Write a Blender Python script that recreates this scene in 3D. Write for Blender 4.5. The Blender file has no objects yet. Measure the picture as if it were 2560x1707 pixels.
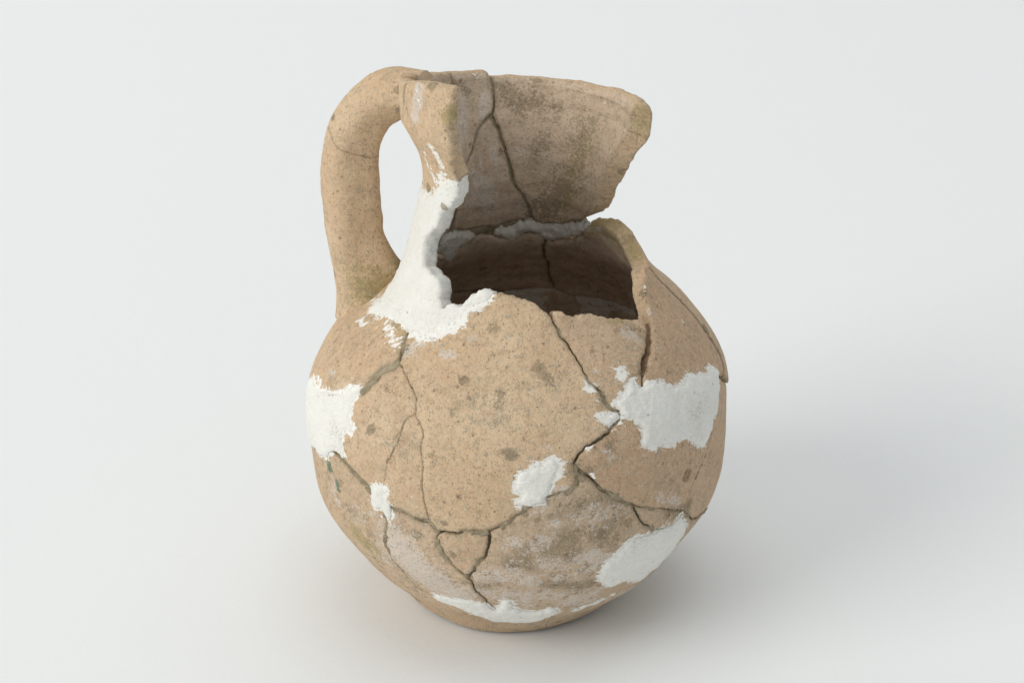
import bpy, bmesh, math, random
import numpy as np
from mathutils import Vector, Matrix
from mathutils.geometry import delaunay_2d_cdt

scene = bpy.context.scene
col = scene.collection
CM = 0.01

# ------------------------------------------------------------------ camera
cd = bpy.data.cameras.new('camera')
cam = bpy.data.objects.new('camera', cd)
col.objects.link(cam)
CP = [-0.2461, -51.7005, 33.3963]                                # centimetres
cam.location = [c * CM for c in CP]
cam.rotation_mode = 'XYZ'
PITCH, ROLL = math.radians(25.6515), math.radians(-0.3888)
cam.matrix_world = Matrix.Translation(cam.location) @ Matrix.Rotation(math.pi / 2 - PITCH, 4, 'X') @ Matrix.Rotation(ROLL, 4, 'Z')
cd.lens = 65.0
cd.sensor_width = 36.0
cd.clip_start = 0.02
cd.clip_end = 50.0
scene.camera = cam

# ------------------------------------------------------------------ world, lamps, exposure
w = bpy.data.worlds.new('World')
scene.world = w
w.use_nodes = True
bg = w.node_tree.nodes['Background']
bg.inputs['Color'].default_value = (0.955, 0.99, 0.995, 1)
bg.inputs['Strength'].default_value = 0.425


def area(name, loc, target, sx, sy, power, color):
    l = bpy.data.lights.new(name, 'AREA')
    l.shape = 'RECTANGLE'
    l.size, l.size_y = sx, sy
    l.energy = power
    l.color = color
    o = bpy.data.objects.new(name, l)
    o.location = loc
    d = Vector(target) - Vector(loc)
    o.rotation_euler = d.to_track_quat('-Z', 'Y').to_euler()
    col.objects.link(o)
    return o


area('softbox_key', (-3.75, -2.0, 2.25), (0, 0, 0.05), 2.8, 2.8, 135.0, (1.0, 0.976, 0.925))
area('softbox_top', (0.2, 0.3, 3.2), (0, 0, 0), 2.8, 2.8, 26.0, (0.985, 0.99, 0.99))
scene.view_settings.view_transform = 'Standard'
scene.view_settings.look = 'None'
scene.view_settings.exposure = 0.0
scene.view_settings.gamma = 1.0

# ------------------------------------------------------------------ data traced from the jug, in degrees round its axis and centimetres of height
PROFILE = [[0.0, 3.339, -0.31], [0.25, 3.621, -0.277], [0.5, 3.843, -0.247], [0.75, 4.03, -0.219], [1.0, 4.261, -0.191], [1.25, 4.531, -0.167], [1.5, 4.794, -0.148], [1.75, 5.014, -0.137], [2.0, 5.196, -0.133], [2.25, 5.356, -0.132], [2.5, 5.51, -0.131], [2.75, 5.67, -0.128], [3.0, 5.833, -0.123], [3.25, 5.991, -0.117], [3.5, 6.14, -0.109], [3.75, 6.271, -0.1], [4.0, 6.378, -0.091], [4.25, 6.456, -0.083], [4.5, 6.509, -0.075], [4.75, 6.543, -0.068], [5.0, 6.562, -0.064], [5.25, 6.572, -0.062], [5.5, 6.58, -0.065], [5.75, 6.587, -0.071], [6.0, 6.595, -0.078], [6.25, 6.599, -0.086], [6.5, 6.598, -0.091], [6.75, 6.589, -0.092], [7.0, 6.569, -0.085], [7.25, 6.535, -0.07], [7.5, 6.486, -0.05], [7.75, 6.419, -0.028], [8.0, 6.332, -0.009], [8.25, 6.222, 0.003], [8.5, 6.088, 0.008], [8.75, 5.924, 0.017], [9.0, 5.73, 0.041], [9.25, 5.499, 0.089], [9.5, 5.236, 0.162], [9.75, 4.956, 0.236], [10.0, 4.675, 0.281], [10.25, 4.411, 0.279], [10.5, 4.176, 0.247], [10.75, 3.985, 0.21], [11.0, 3.84, 0.185], [11.25, 3.726, 0.169], [11.5, 3.628, 0.156], [11.75, 3.534, 0.141], [12.0, 3.445, 0.126], [12.25, 3.36, 0.113], [12.5, 3.291, 0.112], [12.75, 3.245, 0.132], [13.0, 3.206, 0.153], [13.25, 3.176, 0.177], [13.5, 3.157, 0.201], [13.75, 3.152, 0.229], [14.0, 3.164, 0.257], [14.25, 3.193, 0.287], [14.5, 3.242, 0.316], [14.75, 3.321, 0.358], [15.0, 3.431, 0.41], [15.25, 3.497, 0.391], [15.5, 3.568, 0.356], [15.75, 3.646, 0.31], [16.0, 3.692, 0.223]]
SEAMS = {
  'A_D': ([[-50.3,10.247],[-49.4,10.006],[-47.3,9.806],[-45.2,9.628]],0.085,0.03,0.07),
  'A_B': ([[-45.2,9.628],[-47.6,9.443],[-49.9,9.258],[-50.2,9.0],[-52.1,8.683]],0.085,0.04,0.06),
  'A_B2': ([[-52.1,8.683],[-61.2,8.28],[-72.8,7.767],[-95.0,6.9],[-115.0,7.0]],0.02,0.03,0.2),
  'B_D': ([[-45.2,9.628],[-39.7,9.465],[-36.4,9.328],[-33.7,9.192],[-31.6,9.039],[-30.7,8.844],[-30.4,8.738]],0.014,0.03,0.05),
  'B_C': ([[-30.4,8.738],[-31.8,8.627],[-32.7,8.509],[-33.0,8.429],[-33.7,8.069],[-34.3,7.714],[-35.6,7.273],[-36.3,6.823],[-37.2,6.438],[-37.1,5.975]],0.008,0.025,0.04),
  'C_D': ([[-30.4,8.738],[-28.8,8.625],[-27.9,8.545],[-26.8,8.274],[-26.6,7.955],[-25.1,7.479],[-25.2,7.163],[-25.5,6.775],[-24.8,6.395],[-23.8,5.725]],0.007,0.025,0.04),
  'B_N': ([[-37.1,5.975],[-42.4,6.245],[-46.0,6.337],[-49.3,6.514],[-53.0,6.665],[-60.2,6.643]],0.075,0.04,0.09),
  'B_N2': ([[-60.2,6.643],[-72.9,5.892],[-96.0,5.15],[-115.0,5.2]],0.03,0.03,0.2),
  'C_M': ([[-37.1,5.975],[-34.7,5.86],[-31.5,5.835],[-28.8,5.758],[-26.2,5.683],[-23.8,5.725]],0.07,0.04,0.09),
  'D_M': ([[-23.8,5.725],[-22.4,5.552],[-21.2,5.425]],0.06,0.03,0.12),
  'D_L': ([[-21.2,5.425],[-19.2,5.458],[-16.4,5.479],[-14.0,5.598],[-11.2,5.665],[-8.5,5.655]],0.055,0.04,0.12),
  'D_J': ([[-8.5,5.655],[-6.8,5.757],[-4.9,5.908],[-2.6,6.059],[-0.3,6.315],[0.8,6.511],[3.1,6.689],[6.1,6.823]],0.055,0.05,0.13),
  'X_J': ([[6.1,6.823],[8.4,6.942],[11.5,6.951],[12.9,7.165],[13.8,7.425],[13.3,7.696]],0.018,0.04,0.08),
  'D_H': ([[13.3,7.696],[14.5,7.893],[16.1,8.056],[18.3,8.182],[21.1,8.296],[23.5,8.406],[25.7,8.538],[28.0,8.742],[29.2,8.793]],0.045,0.05,0.15),
  'D_E': ([[29.2,8.793],[27.4,8.891],[25.4,9.016],[24.6,9.162],[24.3,9.368],[22.9,9.499],[21.6,9.624],[21.3,9.82],[20.8,9.96],[19.5,10.161],[18.4,10.334],[16.3,10.547],[15.1,10.762],[13.7,10.988]],0.045,0.04,0.13),
  'E_bot': ([[29.2,8.793],[33.4,8.906],[37.4,9.031]],0.02,0.03,0.2),
  'E_right': ([[37.4,9.031],[38.4,9.195],[40.8,9.51],[43.7,9.753],[47.6,9.912],[51.0,10.114],[53.9,10.301],[55.8,10.484]],0.0,0.03,None),
  'E_top': ([[55.8,10.484],[53.9,10.536],[45.8,10.711],[38.6,10.844],[31.9,11.016],[27.6,11.05],[23.9,11.028],[20.1,11.144],[16.2,11.241],[14.7,11.213],[13.7,10.988]],0.0,0.04,None),
  'F_left': ([[37.4,9.031],[38.7,9.186],[41.4,9.403],[45.1,9.626],[49.3,9.841],[53.0,10.067],[56.0,10.252],[58.6,10.417],[61.2,10.589],[64.3,10.793],[68.7,11.051],[74.0,11.221],[80.0,11.335],[88.0,11.1]],0.0,0.05,None),
  'F_H': ([[37.4,9.031],[45.8,8.901],[59.2,8.564],[74.5,8.144]],0.02,0.02,0.2),
  'F_Q': ([[88.0,11.1],[89.0,10.8],[89.2,10.5],[88.9,10.293],[88.2,9.956],[87.3,9.695],[86.2,9.446],[85.9,9.118],[85.8,8.825],[85.4,8.417],[84.9,8.144],[82.8,7.953],[77.8,7.965]],0.02,0.02,0.08),
  'F_I': ([[74.5,8.144],[77.8,7.965]],0.04,0.02,0.2),
  'Q_I': ([[77.8,7.965],[90.0,7.15],[120.0,7.4],[150.0,7.7]],0.05,0.03,0.25),
  'H_I': ([[74.5,8.144],[68.6,7.655],[63.5,7.296],[61.8,6.962],[59.5,6.629],[56.8,6.306],[53.7,6.004],[50.9,5.68],[49.1,5.299],[48.0,5.062]],0.02,0.025,0.07),
  'H_J': ([[13.3,7.696],[15.2,7.448],[17.5,7.247],[18.7,7.036],[19.9,6.806],[22.0,6.657],[24.6,6.47],[27.3,6.236],[29.6,6.03]],0.055,0.05,0.15),
  'H_K': ([[29.6,6.03],[33.0,5.87],[36.5,5.667],[41.0,5.425],[48.0,5.062]],0.03,0.03,0.14),
  'J_K': ([[29.6,6.03],[31.1,5.691],[33.7,5.224],[36.5,4.879]],0.035,0.04,0.15),
  'K_J2': ([[36.5,4.879],[41.7,4.714],[51.5,4.681]],0.02,0.03,0.2),
  'K_I': ([[48.0,5.062],[51.5,4.681]],0.02,0.02,0.1),
  'I_J': ([[51.5,4.681],[58.5,4.127],[95.0,3.1],[150.0,3.2]],0.04,0.03,0.2),
  'L_J': ([[-8.5,5.655],[-8.3,5.458],[-8.8,5.141],[-9.4,4.813],[-11.3,4.422],[-14.6,3.88]],0.06,0.04,0.24),
  'M_J': ([[-14.6,3.88],[-13.8,3.515],[-12.4,3.021],[-10.8,2.541]],0.025,0.03,0.12),
  'L_M': ([[-21.2,5.425],[-22.2,5.165],[-21.5,4.863],[-19.6,4.522],[-17.0,4.164],[-14.6,3.88]],0.012,0.02,0.06),
  'M_N': ([[-37.1,5.975],[-37.2,5.55],[-36.6,5.255],[-38.0,4.544],[-37.8,4.141],[-37.4,3.697],[-35.6,3.276],[-33.7,2.636],[-27.9,2.326]],0.02,0.025,0.08),
  'M_N2': ([[-27.9,2.326],[-21.1,2.282],[-16.0,2.252],[-10.8,2.541]],0.02,0.02,0.2),
  'J_N': ([[-10.8,2.541],[-6.6,1.984],[1.1,1.778],[10.8,1.721]],0.02,0.02,0.2),
  'J_N2': ([[10.8,1.721],[12.0,0.5],[14.0,0.02]],0.0006,0.01,None),
  'N_base': ([[14.0,0.02],[0.0,0.02],[-30.0,0.02],[-60.0,0.02],[-90.0,0.02],[-115.0,0.02]],0.0,0.01,None),
  'J_base': ([[14.0,0.02],[40.0,0.02],[80.0,0.02],[120.0,0.02],[150.0,0.02]],0.0,0.01,None),
  'T_base': ([[150.0,0.02],[180.0,0.02],[215.0,0.02],[245.0,0.02]],0.0,0.01,None),
  'A_left': ([[-115.0,7.0],[-115.0,10.75]],0.02,0.03,0.1),
  'B_left': ([[-115.0,5.2],[-115.0,7.0]],0.02,0.03,0.1),
  'N_left': ([[-115.0,0.02],[-115.0,5.2]],0.02,0.03,0.1),
  'A_top': ([[-115.0,10.75],[-100.0,10.7],[-69.2,10.995],[-54.2,10.877],[-43.9,10.646],[-50.3,10.247]],0.0,0.03,None),
  'D_top': ([[-50.3,10.247],[-40.5,10.469],[-32.2,10.838],[-23.5,11.302],[-14.3,11.634],[-12.9,11.699],[-7.8,11.7],[-2.1,11.673],[0.8,11.667],[4.9,11.542],[8.8,11.337],[12.0,11.195],[13.7,10.988]],0.0,0.05,None),
  'P_Q': ([[168.4,7.976],[168.8,8.265],[169.4,8.791],[168.9,9.724],[167.9,10.485],[166.0,10.88]],0.05,0.04,0.42),
  'P_bot': ([[168.4,7.976],[173.3,7.933],[181.0,7.881],[186.1,7.828],[215.0,8.2],[245.0,8.2]],0.04,0.03,0.2),
  'P_left': ([[245.0,8.2],[245.0,10.75]],0.02,0.03,0.1),
  'P_top': ([[245.0,10.75],[220.6,10.451],[212.0,10.709],[206.8,11.086],[200.1,11.108],[193.4,10.967],[185.4,10.827],[178.8,10.91],[172.0,11.032],[166.0,10.88]],0.0,0.04,None),
  'Q_top': ([[166.0,10.88],[163.4,10.768],[155.3,10.912],[143.9,11.191],[140.4,11.469],[133.5,11.686],[120.6,11.936],[113.0,11.9],[106.0,11.85],[101.0,11.55],[95.0,11.3],[88.0,11.1]],0.0,0.05,None),
  'Q_bot': ([[168.4,7.976],[165.6,7.854],[161.5,7.688],[150.0,7.7]],0.03,0.03,0.2),
  'T_I': ([[150.0,3.2],[150.0,7.7]],0.02,0.03,0.2),
  'T_J': ([[150.0,0.02],[150.0,3.2]],0.02,0.03,0.2),
  'T_left': ([[245.0,0.02],[245.0,8.2]],0.02,0.03,0.1),
  'neck_leak_fill': ([[262.0,11.05],[240.0,11.2],[225.0,11.2],[200.0,11.25],[180.0,11.25],[160.0,11.25],[143.0,11.55]],0.22,0.03,0.28),  # filler band added behind the neck to block light leaking through the gap
  'n1_top': ([[-94.0,16.95],[-61.2,17.413],[-55.3,17.544],[-49.0,17.615],[-41.8,17.651],[-35.6,17.686],[-31.4,17.678]],0.0,0.014,None),
  'n1_right': ([[-31.4,17.678],[-31.4,17.394],[-32.4,17.077],[-33.1,16.762],[-33.3,16.451],[-32.7,16.097],[-33.4,15.644],[-35.3,15.126],[-33.7,14.838]],0.0,0.04,None),
  'n1_bot': ([[-33.7,14.838],[-43.6,14.308],[-62.1,13.799],[-94.0,13.3]],0.0,0.03,None),
  'n1_left': ([[-94.0,13.3],[-94.0,16.95]],0.0,0.02,None),
  'n0_n2': ([[222.8,16.436],[221.1,16.011],[222.6,15.803],[234.8,14.891],[258.8,14.137],[266.0,13.4]],0.012,0.02,0.06),
  'n0_left': ([[266.0,13.4],[266.0,17.1]],0.0,0.02,None),
  'n0_top': ([[266.0,17.1],[258.0,16.95],[250.3,16.687],[240.3,16.592],[233.6,16.566],[222.8,16.436]],0.0,0.01,None),
  'n2_top': ([[222.8,16.436],[216.8,16.395],[206.2,16.305],[198.4,16.247],[196.0,15.998]],0.0,0.01,None),
  'n2_n4': ([[196.0,15.998],[195.0,15.618],[196.1,15.284],[197.8,14.935],[199.4,14.864]],0.05,0.025,0.22),
  'n2_n3': ([[199.4,14.864],[207.1,14.651],[212.1,14.387],[217.4,14.004],[222.1,13.671],[225.1,13.302],[225.7,12.97],[225.6,12.526],[225.1,11.973],[225.4,11.524]],0.04,0.025,0.25),
  'n3_n4': ([[199.4,14.864],[194.3,14.503],[192.2,14.178],[188.9,13.791],[186.5,13.473],[184.0,13.045],[181.2,12.73],[177.2,12.456],[174.0,12.069],[172.9,11.583]],0.06,0.03,0.2),
  'n3_bot': ([[172.9,11.583],[178.4,11.537],[185.4,11.463],[193.3,11.401],[205.9,11.392],[215.4,11.451],[225.4,11.524]],0.0,0.03,None),
  'n2_bot': ([[225.4,11.524],[234.8,11.524],[245.9,11.376],[255.0,11.1],[266.0,11.0]],0.0,0.03,None),
  'n2_left': ([[266.0,11.0],[266.0,13.4]],0.0,0.03,None),
  'n4_top': ([[196.0,15.998],[179.0,15.947],[155.8,15.921],[135.1,15.945],[121.8,16.011],[90.0,16.06]],0.0,0.01,None),
  'n4_right': ([[90.0,16.06],[91.5,15.6],[93.5,15.05],[98.0,14.4],[106.0,13.7],[114.0,13.05],[121.0,12.5],[129.0,12.1],[137.0,11.85],[140.8,11.733]],0.0,0.035,None),
  'n4_bot': ([[140.8,11.733],[151.2,11.587],[166.8,11.483],[172.9,11.583]],0.0,0.03,None),
}
LOOPS = [
  ('shoulder_sherd', None, ['A_D', 'A_B', 'A_B2', 'A_left', 'A_top'], 0.55, 0.0, 0.075),
  ('body_sherd', None, ['A_B', 'A_B2', 'B_left', 'B_N2', 'B_N', 'B_C', 'B_D'], 0.55, -0.01, 0.075),
  ('body_sherd', 'narrow tapering sherd between two hairline cracks', ['B_C', 'C_M', 'C_D'], 0.55, 0.0, 0.075),
  ('body_sherd', 'largest front sherd with a broken top edge', ['D_top', 'D_E', 'D_H', 'X_J', 'D_J', 'D_L', 'D_M', 'C_D', 'B_D', 'A_D'], 0.55, 0.02, 0.07),
  ('shoulder_sherd', None, ['E_top', 'D_E', 'E_bot', 'E_right'], 0.5, -0.0, 0.07),
  ('shoulder_sherd', None, ['F_left', 'F_Q', 'F_I', 'F_H'], 0.5, 0.0, 0.075),
  ('body_sherd', None, ['E_bot', 'F_H', 'H_I', 'H_K', 'H_J', 'D_H'], 0.55, 0.0, 0.075),
  ('body_sherd', None, ['F_I', 'Q_I', 'T_I', 'I_J', 'K_I', 'H_I'], 0.55, -0.05, 0.09),
  ('body_sherd', None, ['H_J', 'J_K', 'K_J2', 'I_J', 'T_J', 'J_base', 'J_N2', 'J_N', 'M_J', 'L_J', 'D_J', 'X_J'], 0.55, -0.05, 0.075),
  ('body_sherd', 'small triangular sherd beside the lower white plaster fill', ['H_K', 'K_I', 'K_J2', 'J_K'], 0.5, -0.05, 0.07),
  ('body_sherd', 'small five sided sherd with a grey spot', ['D_L', 'L_J', 'L_M'], 0.5, -0.04, 0.065),
  ('body_sherd', 'sherd covered in a white lime bloom', ['C_M', 'D_M', 'L_M', 'M_J', 'M_N2', 'M_N'], 0.55, -0.02, 0.07),
  ('body_sherd', None, ['B_N', 'B_N2', 'N_left', 'N_base', 'J_N2', 'J_N', 'M_N2', 'M_N'], 0.55, -0.05, 0.075),
  ('shoulder_sherd', None, ['P_Q', 'P_top', 'P_left', 'P_bot'], 0.55, 0.0, 0.11),
  ('shoulder_sherd', 'back shoulder sherd with a yellow stained broken edge', ['P_Q', 'Q_top', 'F_Q', 'Q_I', 'Q_bot'], 0.55, 0.0, 0.1),
  ('body_sherd', None, ['P_bot', 'Q_bot', 'T_I', 'T_J', 'T_base', 'T_left'], 0.55, 0.0, 0.16),
  ('neck_sherd', 'narrow rim sherd standing alone at the front of the neck', ['n1_top', 'n1_right', 'n1_bot', 'n1_left'], 0.55, 0.0, 0.06),
  ('neck_sherd', None, ['n0_n2', 'n0_left', 'n0_top'], 0.55, 0.0, 0.08),
  ('neck_sherd', None, ['n2_top', 'n2_n4', 'n2_n3', 'n2_bot', 'n2_left', 'n0_n2'], 0.55, 0.0, 0.07),
  ('neck_sherd', 'triangular neck sherd between two open cracks', ['n2_n3', 'n3_n4', 'n3_bot'], 0.55, 0.03, 0.07),
  ('neck_sherd', 'large flaring rim sherd with olive stains inside', ['n4_top', 'n4_right', 'n4_bot', 'n3_n4', 'n2_n4'], 0.6, 0.0, 0.07),
]
PATCHES = [
  ([[-39.6,14.795],[-33.4,14.799],[-35.4,14.427],[-41.3,14.053],[-46.8,13.649],[-50.8,13.326],[-55.3,13.033],[-59.3,12.744],[-61.1,12.502],[-60.1,12.283],[-57.4,12.098],[-54.3,11.942],[-49.5,11.836],[-44.3,11.775],[-41.4,11.614],[-40.7,11.287],[-36.9,11.053],[-34.7,11.232],[-31.4,11.346],[-28.4,11.311],[-24.7,11.507],[-18.4,11.712],[-12.8,11.722],[-15.3,11.446],[-23.8,11.155],[-24.1,10.94],[-27.1,10.636],[-31.4,10.482],[-34.8,10.321],[-40.9,10.229],[-46.5,10.177],[-56.4,10.248],[-67.9,10.174],[-78.2,9.952],[-85.8,9.822],[-87.7,10.055],[-90.6,10.402],[-92.2,10.709],[-97.0,11.2],[-97.0,12.6],[-95.0,13.6],[-74.9,13.853],[-62.3,13.918],[-52.1,14.34]],'out',0.05,0.47,'white plaster wall rebuilding the missing front of the neck'),
  ([[-89.4,7.201],[-80.7,7.826],[-72.9,7.888],[-65.3,8.116],[-60.1,8.431],[-57.8,8.636],[-53.5,8.754],[-52.6,8.612],[-53.9,8.42],[-52.9,8.197],[-51.5,7.948],[-50.7,7.702],[-53.1,7.463],[-53.4,7.115],[-52.6,6.808],[-56.8,6.825],[-62.6,6.207],[-67.7,6.025],[-73.8,5.918],[-98.0,5.4],[-100.0,6.2],[-98.0,7.2]],'out',0.02,0,None),
  ([[36.3,9.409],[36.6,9.25],[38.7,9.156],[42.6,9.19],[45.4,9.06],[47.2,8.938],[52.9,8.804],[58.5,8.845],[66.1,8.631],[69.8,8.639],[75.2,8.299],[74.1,8.155],[69.3,7.823],[65.9,7.335],[63.1,7.357],[61.9,7.085],[58.5,6.925],[55.5,6.804],[51.8,7.241],[49.7,7.442],[45.0,7.567],[39.8,7.653],[36.3,7.682],[33.4,7.831],[33.1,8.161],[32.8,8.357],[30.0,8.62],[28.8,8.724],[28.8,8.849],[26.7,9.025],[29.7,9.164],[32.7,9.257]],'out',0.045,0,None),
  ([[8.4,7.994],[9.4,7.786],[10.1,7.564],[8.1,7.273],[7.3,6.954],[5.8,6.728],[2.7,6.554],[0.5,6.551],[-1.4,6.613],[-0.8,6.807],[0.3,6.997],[-1.8,7.129],[-0.4,7.451],[2.1,7.707],[5.2,7.86]],'out',0.03,0,None),
  ([[-41.5,6.321],[-37.8,6.517],[-35.6,6.45],[-36.0,6.125],[-34.8,5.69],[-36.2,5.494],[-38.3,5.713],[-40.5,5.673],[-41.3,5.955]],'out',0.025,0,None),
  ([[-27.8,2.543],[-22.8,2.575],[-16.1,2.656],[-11.1,2.511],[-9.2,2.153],[-7.5,2.36],[-5.4,2.61],[-3.7,2.641],[-2.9,2.271],[3.1,2.008],[11.2,2.109],[12.2,1.797],[7.2,1.277],[0.1,1.158],[-7.8,1.154],[-11.9,1.307],[-14.9,1.612],[-19.5,1.917],[-23.7,2.128],[-27.6,2.25]],'out',0.03,0,None),
  ([[47.3,4.867],[51.9,4.308],[52.0,3.881],[52.9,3.075],[49.8,2.462],[42.0,2.252],[34.2,2.745],[28.5,2.734],[22.8,3.217],[21.2,3.578],[23.8,4.249],[25.3,4.556],[30.1,4.817],[36.7,4.705],[41.0,4.732]],'out',0.025,0,None),
  ([[21.3,8.859],[22.8,8.841],[24.5,8.77],[27.4,8.804],[27.6,8.719],[24.9,8.64],[23.0,8.672],[22.1,8.755]],'out',0.025,0,None),
  ([[20.9,9.563],[22.1,9.542],[22.8,9.458],[22.1,9.396],[20.7,9.419],[20.4,9.499]],'out',0.025,0,None),
  ([[32.7,9.712],[34.1,9.708],[34.9,9.636],[33.8,9.563],[32.2,9.576]],'out',0.03,0,None),
  ([[193.8,11.208],[194.5,11.004],[187.9,10.777],[182.5,10.804],[176.3,11.046],[170.4,11.055],[164.4,10.831],[144.4,11.208],[140.8,11.659],[166.8,11.447],[173.7,11.555],[179.9,11.373],[185.3,11.261]],'in',0.08,0.3,None),
  ([[232.1,11.351],[232.0,10.997],[225.1,10.652],[216.3,10.404],[215.2,10.725],[208.4,10.903],[205.7,11.142],[217.6,11.342],[229.3,11.487]],'in',0.08,0.3,None),
  ([[181.0,7.841],[169.2,8.009],[169.2,7.54],[170.9,7.028],[175.9,6.732],[180.9,6.992],[185.0,7.703]],'in',0.03,0,None),
  ([[161.2,7.653],[157.6,7.844],[152.1,7.868],[144.8,7.715],[139.3,7.694],[139.0,7.283],[149.8,6.754],[159.1,6.605]],'in',0.03,0,None),
]
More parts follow.
